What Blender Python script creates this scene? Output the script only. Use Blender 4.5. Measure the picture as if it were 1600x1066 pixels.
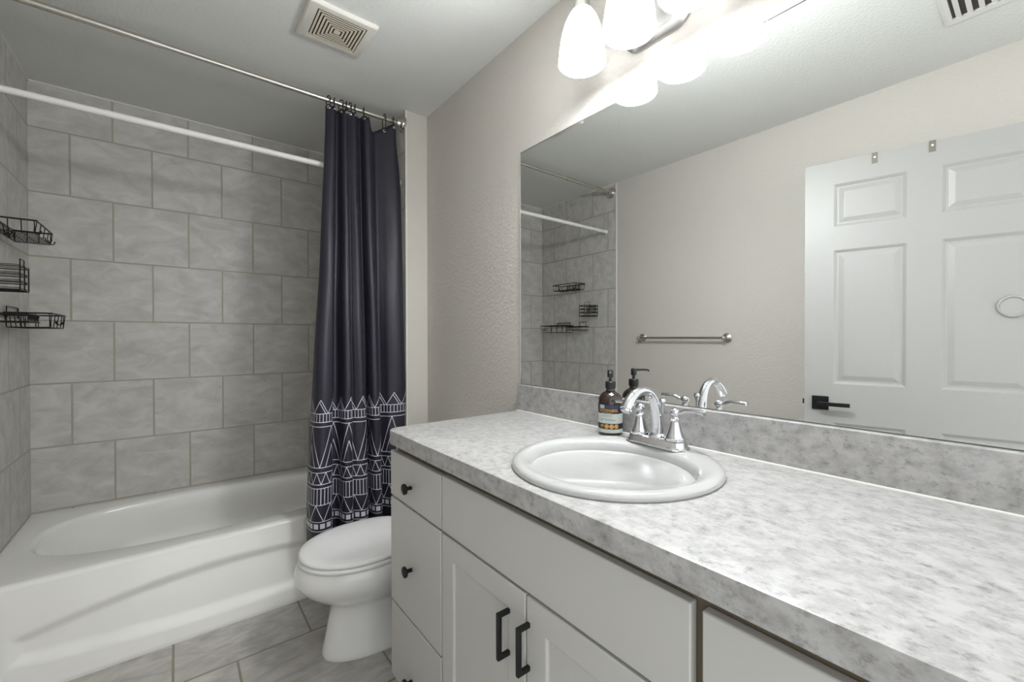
import bpy, bmesh, math, random
from mathutils import Vector, Matrix
random.seed(4)
for o in list(bpy.data.objects): bpy.data.objects.remove(o)
C = bpy.context.scene.collection
SC = bpy.context.scene
PI = math.pi

# ------------------------------------------------------------------ camera, world, exposure
YAW, PITCH, ROLL, FPX, CAMZ = 0.6687, 0.0079, -0.0013, 663.12, 1.2103
fw = Vector((math.sin(YAW)*math.cos(PITCH), math.cos(YAW)*math.cos(PITCH), -math.sin(PITCH)))
rt = Vector((math.cos(YAW), -math.sin(YAW), 0)); up = rt.cross(fw)
r2 = rt*math.cos(ROLL) + up*math.sin(ROLL); u2 = -rt*math.sin(ROLL) + up*math.cos(ROLL)
cd = bpy.data.cameras.new('camera'); cd.sensor_width = 36; cd.lens = FPX*36/1600
cd.clip_start = 0.01
cam = bpy.data.objects.new('camera', cd); C.objects.link(cam)
mw = Matrix((r2, u2, -fw)).transposed().to_4x4(); mw.translation = (0, 0, CAMZ)
cam.matrix_world = mw
SC.camera = cam
W = bpy.data.worlds.new('world'); SC.world = W; W.use_nodes = True
W.node_tree.nodes['Background'].inputs[0].default_value = (0.965, 0.985, 1, 1)
W.node_tree.nodes['Background'].inputs[1].default_value = 0.74
SC.view_settings.view_transform = 'Standard'; SC.view_settings.look = 'None'
SC.view_settings.gamma = 1; SC.view_settings.use_curve_mapping = False
SC.view_settings.exposure = 1.13
SHADE_EMIT = 58.0; SHADE_WALL = 0.8     # lit glass: room side, and the side turned to the wall

# ------------------------------------------------------------------ room numbers
XL, XM, XS, YB, YS, HC = -0.5502, 1.1030, 0.9766, 3.0122, 2.1602, 2.44
MIRX = 1.0992
YN = -0.10                       # near wall with the doorway the camera stands in
ZT, YT = 0.362, 2.150            # bathtub deck height, front line
ZC, XCF, YCL = 0.9161, 0.53, 1.3334   # counter top, front edge, left end

# ------------------------------------------------------------------ materials
def new_mat(name):
    m = bpy.data.materials.new(name); m.use_nodes = True
    nt = m.node_tree; b = nt.nodes['Principled BSDF']
    return m, nt, b
def N(nt, t, **kw):
    n = nt.nodes.new(t)
    for k, v in kw.items():
        if k in n.inputs.keys() if isinstance(k, str) else False: n.inputs[k].default_value = v
        else: setattr(n, k, v)
    return n
def rgb(r, g, b): 
    f = lambda c: ((c/255+0.055)/1.055)**2.4 if c > 10 else c/255/12.92
    return (f(r), f(g), f(b), 1)
def plain(name, col, rough=0.5, metal=0.0, noise=0.0, scale=30, coat=0.0, bump=0.0, bscale=200, spec=0.5):
    m, nt, b = new_mat(name)
    b.inputs['Base Color'].default_value = col
    b.inputs['Roughness'].default_value = rough; b.inputs['Metallic'].default_value = metal
    b.inputs['Coat Weight'].default_value = coat; b.inputs['Coat Roughness'].default_value = 0.05
    b.inputs['Specular IOR Level'].default_value = spec
    tc = N(nt, 'ShaderNodeTexCoord')
    if noise:
        nz = N(nt, 'ShaderNodeTexNoise'); nz.inputs['Scale'].default_value = scale; nz.inputs['Detail'].default_value = 4
        nt.links.new(tc.outputs['Object'], nz.inputs['Vector'])
        mx = N(nt, 'ShaderNodeMix', data_type='RGBA')
        mx.inputs[6].default_value = tuple(c*(1-noise) for c in col[:3])+(1,)
        mx.inputs[7].default_value = tuple(min(1, c*(1+noise)) for c in col[:3])+(1,)
        nt.links.new(nz.outputs['Fac'], mx.inputs[0]); nt.links.new(mx.outputs[2], b.inputs['Base Color'])
    if bump:
        n2 = N(nt, 'ShaderNodeTexNoise'); n2.inputs['Scale'].default_value = bscale; n2.inputs['Detail'].default_value = 3
        nt.links.new(tc.outputs['Object'], n2.inputs['Vector'])
        bp = N(nt, 'ShaderNodeBump'); bp.inputs['Strength'].default_value = bump; bp.inputs['Distance'].default_value = 0.004
        nt.links.new(n2.outputs['Fac'], bp.inputs['Height']); nt.links.new(bp.outputs[0], b.inputs['Normal'])
    return m
def textured_paint(name, col, strength):
    m, nt, b = new_mat(name)
    b.inputs['Base Color'].default_value = col; b.inputs['Roughness'].default_value = 0.55
    b.inputs['Specular IOR Level'].default_value = 0.3
    tc = N(nt, 'ShaderNodeTexCoord')
    n1 = N(nt, 'ShaderNodeTexNoise'); n1.inputs['Scale'].default_value = 75; n1.inputs['Detail'].default_value = 3
    n2 = N(nt, 'ShaderNodeTexNoise'); n2.inputs['Scale'].default_value = 190; n2.inputs['Detail'].default_value = 2
    rp = N(nt, 'ShaderNodeValToRGB'); rp.color_ramp.elements[0].position = 0.45; rp.color_ramp.elements[1].position = 0.62
    ad = N(nt, 'ShaderNodeMath', operation='MULTIPLY_ADD'); ad.inputs[1].default_value = 0.35
    for n in (n1, n2): nt.links.new(tc.outputs['Object'], n.inputs['Vector'])
    nt.links.new(n1.outputs['Fac'], rp.inputs[0]); nt.links.new(n2.outputs['Fac'], ad.inputs[0]); nt.links.new(rp.outputs[0], ad.inputs[2])
    bp = N(nt, 'ShaderNodeBump'); bp.inputs['Strength'].default_value = strength; bp.inputs['Distance'].default_value = 0.0025
    nt.links.new(ad.outputs[0], bp.inputs['Height']); nt.links.new(bp.outputs[0], b.inputs['Normal'])
    return m
def tile_mat(name, axes, off, size, c1, c2, grout, mortar=0.0042, rough=0.42, row_off=0.5, veinrot=(0.3, 0.5, 0.6)):
    """stone-look tile in running bond; axes picks the two object axes used, off shifts them"""
    m, nt, b = new_mat(name)
    tc = N(nt, 'ShaderNodeTexCoord'); sp = N(nt, 'ShaderNodeSeparateXYZ'); nt.links.new(tc.outputs['Object'], sp.inputs[0])
    cb = N(nt, 'ShaderNodeCombineXYZ')
    for i, (a, o) in enumerate(zip(axes, off)):
        ad = N(nt, 'ShaderNodeMath', operation='ADD'); ad.inputs[1].default_value = -o
        nt.links.new(sp.outputs[a], ad.inputs[0]); nt.links.new(ad.outputs[0], cb.inputs[i])
    br = N(nt, 'ShaderNodeTexBrick'); br.offset = row_off; br.offset_frequency = 2; br.squash = 1
    br.inputs['Scale'].default_value = 1; br.inputs['Mortar Size'].default_value = mortar
    br.inputs['Mortar Smooth'].default_value = 0.2; br.inputs['Bias'].default_value = 0
    br.inputs['Brick Width'].default_value = size[0]; br.inputs['Row Height'].default_value = size[1]
    br.inputs['Color1'].default_value = (0.35, 0.35, 0.35, 1); br.inputs['Color2'].default_value = (0.65, 0.65, 0.65, 1)
    nt.links.new(cb.outputs[0], br.inputs['Vector'])
    # stone veins: stretched noise, a different patch in every tile
    shift = N(nt, 'ShaderNodeVectorMath', operation='SCALE'); shift.inputs[3].default_value = 7
    nt.links.new(br.outputs['Color'], shift.inputs[0])
    av = N(nt, 'ShaderNodeVectorMath', operation='ADD')
    mp = N(nt, 'ShaderNodeMapping'); mp.inputs['Rotation'].default_value = veinrot; mp.inputs['Scale'].default_value = (5, 12, 9)
    nt.links.new(tc.outputs['Object'], av.inputs[0]); nt.links.new(shift.outputs[0], av.inputs[1]); nt.links.new(av.outputs[0], mp.inputs[0])
    n1 = N(nt, 'ShaderNodeTexNoise'); n1.inputs['Scale'].default_value = 1.6; n1.inputs['Detail'].default_value = 9; n1.inputs['Roughness'].default_value = 0.62
    n1.inputs['Distortion'].default_value = 0.7
    nt.links.new(mp.outputs[0], n1.inputs['Vector'])
    rp = N(nt, 'ShaderNodeValToRGB'); rp.color_ramp.elements[0].position = 0.32; rp.color_ramp.elements[1].position = 0.68
    rp.color_ramp.elements[0].color = c1; rp.color_ramp.elements[1].color = c2
    nt.links.new(n1.outputs['Fac'], rp.inputs[0])
    mx = N(nt, 'ShaderNodeMix', data_type='RGBA'); mx.inputs[7].default_value = grout
    nt.links.new(br.outputs['Fac'], mx.inputs[0]); nt.links.new(rp.outputs[0], mx.inputs[6]); nt.links.new(mx.outputs[2], b.inputs['Base Color'])
    b.inputs['Roughness'].default_value = rough
    hs = N(nt, 'ShaderNodeMath', operation='MULTIPLY_ADD'); hs.inputs[1].default_value = -1.0
    h2 = N(nt, 'ShaderNodeMath', operation='MULTIPLY'); h2.inputs[1].default_value = 0.5
    nt.links.new(n1.outputs['Fac'], h2.inputs[0]); nt.links.new(br.outputs['Fac'], hs.inputs[0]); nt.links.new(h2.outputs[0], hs.inputs[2])
    bp = N(nt, 'ShaderNodeBump'); bp.inputs['Strength'].default_value = 0.6; bp.inputs['Distance'].default_value = 0.002
    nt.links.new(hs.outputs[0], bp.inputs['Height']); nt.links.new(bp.outputs[0], b.inputs['Normal'])
    return m
def laminate(name):
    m, nt, b = new_mat(name)
    tc = N(nt, 'ShaderNodeTexCoord')
    a = N(nt, 'ShaderNodeTexNoise'); a.inputs['Scale'].default_value = 42; a.inputs['Detail'].default_value = 10; a.inputs['Roughness'].default_value = 0.68
    c = N(nt, 'ShaderNodeTexNoise'); c.inputs['Scale'].default_value = 75; c.inputs['Detail'].default_value = 6; c.inputs['Roughness'].default_value = 0.7
    mu = N(nt, 'ShaderNodeMapping'); mu.inputs['Scale'].default_value = (1.0, 0.75, 1.0)
    nt.links.new(tc.outputs['Object'], mu.inputs[0])
    for n in (a, c): nt.links.new(mu.outputs[0], n.inputs['Vector'])
    r1 = N(nt, 'ShaderNodeValToRGB'); e = r1.color_ramp.elements
    e[0].position = 0.30; e[0].color = rgb(144, 142, 139); e[1].position = 0.60; e[1].color = rgb(181, 180, 178)
    r2_ = N(nt, 'ShaderNodeValToRGB'); e = r2_.color_ramp.elements
    e[0].position = 0.30; e[0].color = (0.50, 0.49, 0.48, 1); e[1].position = 0.47; e[1].color = (1, 1, 1, 1)
    nt.links.new(a.outputs['Fac'], r1.inputs[0]); nt.links.new(c.outputs['Fac'], r2_.inputs[0])
    mx = N(nt, 'ShaderNodeMix', data_type='RGBA', blend_type='MULTIPLY'); mx.inputs[0].default_value = 0.9
    nt.links.new(r1.outputs[0], mx.inputs[6]); nt.links.new(r2_.outputs[0], mx.inputs[7]); nt.links.new(mx.outputs[2], b.inputs['Base Color'])
    b.inputs['Roughness'].default_value = 0.36
    return m
def emitter(name, col, s):
    m, nt, b = new_mat(name)
    b.inputs['Base Color'].default_value = (0.8, 0.8, 0.8, 1); b.inputs['Roughness'].default_value = 0.25
    b.inputs['Emission Color'].default_value = col; b.inputs['Emission Strength'].default_value = s
    return m

WALLP = textured_paint('wall_paint', rgb(203, 198, 191), 0.35)
CEILP = textured_paint('ceiling_paint', rgb(218, 219, 215), 0.30)
TRIMW = plain('trim_white', rgb(222, 220, 214), 0.4, noise=0.02)
SMOOTHP = plain('smooth_paint', rgb(205, 201, 192), 0.5, noise=0.02, bump=0.05, bscale=60)
TILE_C = (rgb(178, 175, 169), rgb(207, 204, 199), rgb(166, 160, 143))
TILEB = tile_mat('tile_back', (0, 2), (-0.4105-0.3115*20, 1.605-0.3085*20), (0.3115, 0.3085), *TILE_C)
TILEL = tile_mat('tile_left', (1, 2), (2.845-0.3115*20, 1.605-0.3085*20), (0.3115, 0.3085), *TILE_C, veinrot=(0.5, 0.2, 0.9))
TILER = tile_mat('tile_right', (1, 2), (2.80-0.3115*20, 1.605-0.3085*20), (0.3115, 0.3085), *TILE_C)
FLOORT = tile_mat('floor_tile', (0, 1), (0.172-0.446*20, 1.88-0.446*20), (0.446, 0.446),
                  rgb(158, 154, 148), rgb(198, 195, 189), rgb(138, 129, 112), mortar=0.0042, rough=0.4, row_off=0.425, veinrot=(0.1, 0.2, 0.5))
LAM = laminate('speckled_laminate')
ACRYL = plain('tub_acrylic', rgb(240, 239, 234), 0.22, coat=0.3, noise=0.01, scale=4)
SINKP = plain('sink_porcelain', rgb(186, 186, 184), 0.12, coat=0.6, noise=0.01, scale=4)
PORC = plain('porcelain', rgb(238, 238, 236), 0.12, coat=0.6, noise=0.01, scale=4)
SEATP = plain('seat_plastic', rgb(238, 237, 236), 0.25, noise=0.01, scale=4)
CABW = plain('cabinet_paint', rgb(194, 193, 188), 0.42, noise=0.015, scale=12)
CARC = plain('cabinet_carcass', rgb(112, 101, 84), 0.6, noise=0.12, scale=18)  # raw wood tan, darkened to carry the shadow in the gaps
BLACK = plain('black_metal', rgb(22, 22, 23), 0.38, metal=0.3, noise=0.05)
WIRE = plain('black_wire', rgb(26, 24, 23), 0.4, metal=0.4, noise=0.05)
BLKPL = plain('black_plastic', rgb(30, 29, 32), 0.35, noise=0.05)
CHROME = plain('chrome', (0.66, 0.66, 0.68, 1), 0.06, metal=1.0, noise=0.01)
NICKEL = plain('brushed_nickel', (0.62, 0.59, 0.54, 1), 0.24, metal=1.0, noise=0.05, scale=60)
NICKELL = plain('fixture_nickel', (0.48, 0.47, 0.45, 1), 0.35, metal=1.0, noise=0.03, scale=60)
RODW = plain('white_rod', rgb(224, 223, 219), 0.3, noise=0.01)
BRONZE = plain('dark_bronze', rgb(48, 42, 38), 0.4, metal=0.6, noise=0.05)
GROM = plain('grommet_metal', (0.75, 0.75, 0.74, 1), 0.2, metal=1.0, noise=0.02)
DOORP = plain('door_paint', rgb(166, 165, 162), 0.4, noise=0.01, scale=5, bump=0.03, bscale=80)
FANP = plain('fan_plastic', rgb(214, 210, 202), 0.45, noise=0.02)
FANG = plain('fan_louver_plastic', rgb(214, 205, 186), 0.5, noise=0.04)
DARKIN = plain('duct_shade', rgb(70, 64, 54), 0.8, noise=0.2)  # dark colour stands in for the shade inside the ducts
VENTW = plain('vent_enamel', rgb(218, 217, 212), 0.4, noise=0.01)
CLIPM = plain('hook_metal', rgb(128, 124, 112), 0.45, metal=0.5, noise=0.04)
AMBER = plain('amber_glass', rgb(40, 26, 18), 0.06, coat=0.5, noise=0.1, scale=10)
LABN = plain('label_navy', rgb(36, 34, 46), 0.5, noise=0.03)
LABP = plain('label_violet', rgb(56, 53, 80), 0.5, noise=0.05)
LABG = plain('label_pale', rgb(196, 204, 198), 0.5, noise=0.02)
LABS = plain('label_silver', rgb(176, 176, 190), 0.5, noise=0.02)
GOLD = plain('label_gold', rgb(206, 160, 84), 0.45, noise=0.1, scale=200)
LABT = plain('label_print', rgb(120, 126, 124), 0.5, noise=0.02)
CLEAR = plain('adhesive_pad', rgb(150, 150, 147), 0.2, noise=0.05, scale=40)
WTAG = plain('care_tag_satin', rgb(208, 210, 214), 0.5, noise=0.03)
SHADE = emitter('lit_opal_glass', (0.95, 0.98, 1, 1), SHADE_EMIT)
nt = SHADE.node_tree; b = nt.nodes['Principled BSDF']          # emission varied by facing: full to the room, cut to spare the wall
ge = N(nt, 'ShaderNodeNewGeometry'); sp = N(nt, 'ShaderNodeSeparateXYZ'); nt.links.new(ge.outputs['Normal'], sp.inputs[0])
mr = N(nt, 'ShaderNodeMapRange'); mr.interpolation_type = 'SMOOTHSTEP'
for k, v in zip((1, 2, 3, 4), (-0.50, 0.02, SHADE_EMIT, SHADE_WALL)): mr.inputs[k].default_value = v
mz = N(nt, 'ShaderNodeMapRange'); mz.interpolation_type = 'SMOOTHSTEP'      # the dome under the socket glows less than the bell below it
for k, v in zip((1, 2, 3, 4), (0.03, 0.40, 1.0, 0.016)): mz.inputs[k].default_value = v
mm = N(nt, 'ShaderNodeMath', operation='MULTIPLY'); nt.links.new(sp.outputs[2], mz.inputs[0])
nt.links.new(sp.outputs[0], mr.inputs[0]); nt.links.new(mr.outputs[0], mm.inputs[0]); nt.links.new(mz.outputs[0], mm.inputs[1]); 
md_ = N(nt, 'ShaderNodeMapRange')                                          # open bottom of the bell, where the bulb shows
for k, v in zip((1, 2, 3, 4), (-0.95, -0.6, SHADE_EMIT*0.72, 0.0)): md_.inputs[k].default_value = v
nt.links.new(sp.outputs[2], md_.inputs[0])
mx_ = N(nt, 'ShaderNodeMath', operation='MAXIMUM'); nt.links.new(mm.outputs[0], mx_.inputs[0]); nt.links.new(md_.outputs[0], mx_.inputs[1])
nt.links.new(mx_.outputs[0], b.inputs['Emission Strength'])
m, nt, b = new_mat('mirror_silver'); b.inputs['Base Color'].default_value = (0.86, 0.875, 0.86, 1); b.inputs['Metallic'].default_value = 1; b.inputs['Roughness'].default_value = 0.004
MIRROR = m
MEDGE = plain('mirror_edge', rgb(92, 96, 90), 0.65, noise=0.05)

# ------------------------------------------------------------------ object helpers
ORG = {}
def thing(name, label, cat, loc=(0, 0, 0), group=None, rotz=0, kind=None):
    o = bpy.data.objects.new(name, None); C.objects.link(o)
    o.location = loc; o.rotation_euler = (0, 0, rotz); o.empty_display_size = 0.05
    if kind: o['kind'] = kind
    if label: o['label'] = label
    if cat: o['category'] = cat
    if group: o['group'] = group
    ORG[o.name] = Vector(loc) if not rotz else Vector((0, 0, 0))
    return o
def obj(name, bm, mat, parent=None, smooth=False, bevel=0, bseg=2, label=None, sub=0, angle=40, local=False):
    bmesh.ops.remove_doubles(bm, verts=bm.verts, dist=1e-6)
    bmesh.ops.recalc_face_normals(bm, faces=bm.faces)
    me = bpy.data.meshes.new(name)
    org = Vector((0, 0, 0))
    if parent is not None and not local: org = ORG[parent.name]
    if org.length: bmesh.ops.translate(bm, verts=bm.verts, vec=-org)
    bm.to_mesh(me); bm.free()
    mats = mat if isinstance(mat, (list, tuple)) else [mat]
    for mm in mats: me.materials.append(mm)
    o = bpy.data.objects.new(name, me); C.objects.link(o)
    if parent is not None: o.parent = parent
    ORG[o.name] = org
    if bevel:
        md = o.modifiers.new('b', 'BEVEL'); md.width = bevel; md.segments = bseg; md.limit_method = 'ANGLE'; md.angle_limit = math.radians(35)
    if sub:
        md = o.modifiers.new('s', 'SUBSURF'); md.levels = sub; md.render_levels = sub
    if smooth or bevel:
        for p in me.polygons: p.use_smooth = True
        try: me.set_sharp_from_angle(angle=math.radians(angle))
        except Exception: pass
    if label: o['label'] = label
    return o
def solo(name, bm, mat, label, cat, group=None, **kw):
    o = obj(name, bm, mat, **kw); o['label'] = label; o['category'] = cat
    if group: o['group'] = group
    return o
def struct(name, bm, mat, parent=None, **kw):
    o = obj(name, bm, mat, parent, **kw)
    if parent is None: o['kind'] = 'structure'
    return o
def BM(): return bmesh.new()
def box(bm, x0, x1, y0, y1, z0, z1, mi=0):
    v = [bm.verts.new((x, y, z)) for x in (x0, x1) for y in (y0, y1) for z in (z0, z1)]
    for f in ((0, 1, 3, 2), (4, 6, 7, 5), (0, 4, 5, 1), (2, 3, 7, 6), (0, 2, 6, 4), (1, 5, 7, 3)):
        fc = bm.faces.new([v[i] for i in f]); fc.material_index = mi
    return bm
def boxm(*a): return box(BM(), *a)
def loft(bm, rings, cap0=True, cap1=True, closed=True):
    R = [[bm.verts.new(p) for p in r] for r in rings]
    n = len(R[0])
    for a, b_ in zip(R[:-1], R[1:]):
        for i in range(n if closed else n-1):
            j = (i+1) % n
            try: bm.faces.new((a[i], a[j], b_[j], b_[i]))
            except ValueError: pass
    if cap0: bm.faces.new(R[0][::-1])
    if cap1: bm.faces.new(R[-1])
    return bm
def tube(bm, pts, r, n=10, closed=False, caps=True, flat=None):
    """round bar along points; r a number or list; flat=(w,h) squashes the section"""
    P = [Vector(p) for p in pts]; m_ = len(P)
    rs = r if isinstance(r, (list, tuple)) else [r]*m_
    rings = []; prev = None
    for i, p in enumerate(P):
        if closed: t = (P[(i+1) % m_]-P[i-1])
        else: t = (P[min(i+1, m_-1)]-P[max(i-1, 0)])
        t.normalize()
        if prev is None:
            a = Vector((0, 0, 1)) if abs(t.z) < 0.9 else Vector((1, 0, 0))
            u = (a - t*a.dot(t)).normalized()
        else: u = (prev - t*prev.dot(t)).normalized()
        prev = u; v = t.cross(u)
        rings.append([p + (u*math.cos(2*PI*k/n)*(flat[i][0] if flat else rs[i]) + v*math.sin(2*PI*k/n)*(flat[i][1] if flat else rs[i])) for k in range(n)])
    if closed: rings.append(rings[0])
    if closed: loft(bm, rings, False, False)
    else: loft(bm, rings, caps, caps)
    return bm
def lathe(bm, prof, c=(0, 0, 0), axis='z', n=32, sgn=1):
    """profile (radius, height) turned about an axis through c"""
    rings = []
    for r, h in prof:
        r = max(r, 1e-4); ring = []
        for k in range(n):
            a = 2*PI*k/n; p = (r*math.cos(a), r*math.sin(a), h*sgn)
            if axis == 'x': p = (p[2], p[0], p[1])
            elif axis == 'y': p = (p[1], p[2], p[0])
            ring.append((c[0]+p[0], c[1]+p[1], c[2]+p[2]))
        rings.append(ring)
    return loft(bm, rings)
def catmull(pts, n):
    P = [Vector(p) for p in pts]; out = []
    m_ = len(P)-1
    for i in range(n):
        t = i/(n-1)*m_; k = min(int(t), m_-1); f = t-k
        p0, p1, p2, p3 = P[max(k-1, 0)], P[k], P[k+1], P[min(k+2, m_)]
        out.append(0.5*((2*p1)+(p2-p0)*f+(2*p0-5*p1+4*p2-p3)*f*f+(3*p1-p0-3*p2+p3)*f**3))
    return out
def sm(t): t = max(0, min(1, t)); return t*t*(3-2*t)

# ------------------------------------------------------------------ the room
struct('floor', boxm(XL-0.1, XM+0.1, YN-0.1, YB+0.1, -0.08, 0), FLOORT)
struct('ceiling', boxm(XL-0.1, XM+0.1, YN-0.1, YB+0.1, HC, HC+0.08), CEILP)
struct('wall_left', boxm(XL-0.1, XL, YN-0.1, YS-0.022, 0, HC), WALLP)
struct('wall_right', boxm(XM, XM+0.1, YN-0.1, YB+0.1, 0, HC), WALLP)
struct('wall_back', boxm(XL-0.1, XM, YB, YB+0.1, 0, HC), TILEB)
struct('wall_alcove_left', boxm(XL-0.1, XL, YS-0.022, YB, 0, HC), TILEL)
struct('wall_alcove_right', boxm(XS, XM, YS+0.012, YB, 0, HC), TILER)
struct('wall_return', boxm(XS, XM, YS, YS+0.012, 0, HC), SMOOTHP)
# thin edge trims where tile meets paint, and the caulk line under the alcove ceiling
struct('trim_1', boxm(XL, XL+0.006, YS-0.031, YS-0.017, 0.0, HC), TRIMW, bevel=0.002)
struct('trim_2', boxm(XS-0.004, XS+0.006, YS-0.006, YS+0.001, 0.0, HC), TRIMW, bevel=0.002)
struct('trim_3', boxm(XL, XS, YB-0.006, YB, HC-0.007, HC), TRIMW)
struct('trim_4', boxm(XL, XL+0.006, YS, YB, HC-0.007, HC), TRIMW)

# ------------------------------------------------------------------ bathtub
def tubs():
    x0, x1, y1 = XL+0.001, XS-0.001, YB-0.001
    t = thing('bathtub', 'white alcove bathtub with a curved recessed apron panel', 'bathtub', ((x0+x1)/2, 2.6, 0))
    ydk = YT+0.070                         # where the flat deck begins to round over the front
    cx, cy, hx, hy = 0.213, 2.628, 0.690, 0.330
    n = 128
    base = [2*PI*k/n for k in range(n)]
    ox, oy0, oy1 = (x0+x1)/2, ydk, y1
    # directions from the basin centre, corners included
    for X in (x0, x1):
        for Y in (ydk, y1):
            a = math.atan2(Y-cy, X-cx) % (2*PI)
            i = min(range(n), key=lambda k: abs(((base[k]-a+PI) % (2*PI))-PI)); base[i] = a
    def rect(a):
        c, s = math.cos(a), math.sin(a); k = 1e9
        if c > 1e-9: k = min(k, (x1-cx)/c)
        if c < -1e-9: k = min(k, (x0-cx)/c)
        if s > 1e-9: k = min(k, (y1-cy)/s)
        if s < -1e-9: k = min(k, (ydk-cy)/s)
        return (cx+c*k, cy+s*k)
    def oval(a, ax, ay, e, dx=0):
        # superellipse hit by the same direction
        c, s = math.cos(a), math.sin(a)
        k = (abs(c/ax)**e + abs(s/ay)**e)**(-1/e)
        return (cx+dx+c*k, cy+s*k)
    rings = []
    rings.append([(*rect(a), ZT-0.03) for a in base])
    rings.append([(*rect(a), ZT) for a in base])
    rings.append([(*oval(a, hx+.006, hy+.006, 2.7), ZT) for a in base])
    for dr, dz in ((0.0, -0.002), (-0.008, -0.008), (-0.013, -0.018), (-0.018, -0.04)):
        rings.append([(*oval(a, hx+dr, hy+dr, 2.7), ZT+dz) for a in base])
    for f in (0.12, 0.3, 0.5, 0.7, 0.84, 0.93, 0.98):
        ax = hx-0.02-0.13*f-0.04*f**4; ay = hy-0.018-0.05*f-0.05*f**5; z = ZT-0.04-(ZT-0.105)*f
        rings.append([(*oval(a, ax, ay, 2.7+0.4*f, 0.04*f), z) for a in base])
    rings.append([(*oval(a, 0.40, 0.15, 3, 0.05), 0.052) for a in base])
    rings.append([(*oval(a, 0.05, 0.03, 2, 0.05), 0.050) for a in base])
    bm = loft(BM(), rings, False, True)
    obj('basin', bm, ACRYL, t, smooth=True, angle=60)
    # apron: grid with rounded top and eye-shaped recessed panel
    bm = BM(); nx, zs = 180, []
    prof = []
    for i in range(61):
        z = i/60*(ZT-0.018); prof.append((z, None))
    def yface(z): return YT-0.016+0.062*(z/(ZT-0.018))
    ytop = yface(ZT-0.018)
    arc = [(ytop+(ydk-ytop)*(1-math.cos(k/10*PI/2)), ZT-0.018+0.018*math.sin(k/10*PI/2)) for k in range(1, 11)]
    rows = []
    for j in range(nx+1):
        x = x0+(x1-x0)*j/nx; q = (x-0.213)/0.63; col = []
        zt_ = 0.258-0.072*q*q; zl = 0.072+0.035*q*q
        for z, _ in prof:
            d = min(zt_-z, z-zl, (0.655-abs(x-0.213))*1.0)
            y = yface(z)+0.017*sm((d+0.016)/0.044)
            if z < 0.012: y += 0.004*(1-z/0.012)
            col.append((x, y, z))
        for y, z in arc: col.append((x, y, z))
        rows.append(col)
    V = [[bm.verts.new(p) for p in c] for c in rows]
    for a, b_ in zip(V[:-1], V[1:]):
        for i in range(len(a)-1): bm.faces.new((a[i], b_[i], b_[i+1], a[i+1]))
    obj('apron', bm, ACRYL, t, smooth=True, angle=60)
    # overflow plate and drain at the far (right) end
    obj('drain', lathe(BM(), [(0.001, 0.0), (0.03, 0.0), (0.034, 0.004), (0.02, 0.006), (0.001, 0.006)], (0.56, 2.628, 0.05)), CHROME, t, smooth=True)
tubs()

# ------------------------------------------------------------------ toilet
def egg(z, xf, xb, hw, cy=1.70, n=56, ef=2.1, eb=2.6, wpos=0.52):
    xw = xf+(xb-xf)*wpos; out = []
    for k in range(n):
        a = 2*PI*k/n; c, s = math.cos(a), math.sin(a); e = ef if c < 0 else eb
        ax = (xw-xf) if c < 0 else (xb-xw)
        out.append((xw+ax*math.copysign(abs(c)**(2/e), c), cy+hw*math.copysign(abs(s)**(2/e), s), z))
    return out
t = thing('toilet', 'white elongated toilet with closed lid between bathtub and vanity', 'toilet', (0.65, 1.70, 0))
S = [(0.0, .428, .90, .112), (.012, .424, .90, .115), (.03, .430, .89, .112), (.08, .440, .88, .107), (.14, .452, .88, .104), (.185, .460, .88, .105),
     (.20, .452, .88, .112), (.215, .428, .88, .126), (.24, .392, .88, .148), (.27, .358, .89, .172), (.295, .340, .89, .184), (.312, .332, .90, .190),
     (.328, .331, .90, .192), (.345, .335, .90, .191), (.360, .340, .90, .189), (.368, .345, .90, .186), (.371, .353, .89, .180)]
obj('bowl', loft(BM(), [egg(*s) for s in S]), PORC, t, smooth=True, angle=50)
obj('seat', loft(BM(), [egg(z, xf, .80, hw) for z, xf, hw in ((.3715, .352, .180), (.373, .346, .186), (.379, .344, .1885), (.386, .346, .187), (.3885, .351, .182))]), SEATP, t, smooth=True, angle=60)
obj('lid', loft(BM(), [egg(z, xf, .80, hw) for z, xf, hw in ((.390, .355, .178), (.3915, .349, .184), (.397, .347, .1865), (.403, .350, .184), (.408, .358, .177), (.411, .385, .155), (.4125, .43, .11), (.413, .50, .04))]), SEATP, t, smooth=True, angle=60)
for s in (-1, 1):
    obj('hinge', tube(BM(), [(0.815, 1.70+s*.075-.018, .392), (0.815, 1.70+s*.075+.018, .392)], .014, 12), SEATP, t, smooth=True)
def rrect(x0, x1, y0, y1, r, z, n=6):
    out = []
    for cx, cy, a0 in ((x1-r, y1-r, 0), (x0+r, y1-r, PI/2), (x0+r, y0+r, PI), (x1-r, y0+r, 1.5*PI)):
        for k in range(n+1):
            a = a0+PI/2*k/n; out.append((cx+r*math.cos(a), cy+r*math.sin(a), z))
    return out
obj('tank', loft(BM(), [rrect(.905, 1.085, 1.50, 1.90, .03, .372), rrect(.895, 1.09, 1.485, 1.915, .035, .40), rrect(.885, 1.09, 1.475, 1.925, .035, .66)]), PORC, t, smooth=True)
obj('tank_lid', loft(BM(), [rrect(.878, 1.092, 1.468, 1.932, .035, .661), rrect(.874, 1.094, 1.464, 1.936, .035, .672), rrect(.878, 1.092, 1.468, 1.932, .035, .69)]), PORC, t, smooth=True)
obj('flush_lever', tube(BM(), [(.886, 1.86, .62), (.868, 1.86, .62), (.862, 1.83, .617), (.862, 1.78, .612)], [.01, .009, .007, .006], 10), CHROME, t, smooth=True)

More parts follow.
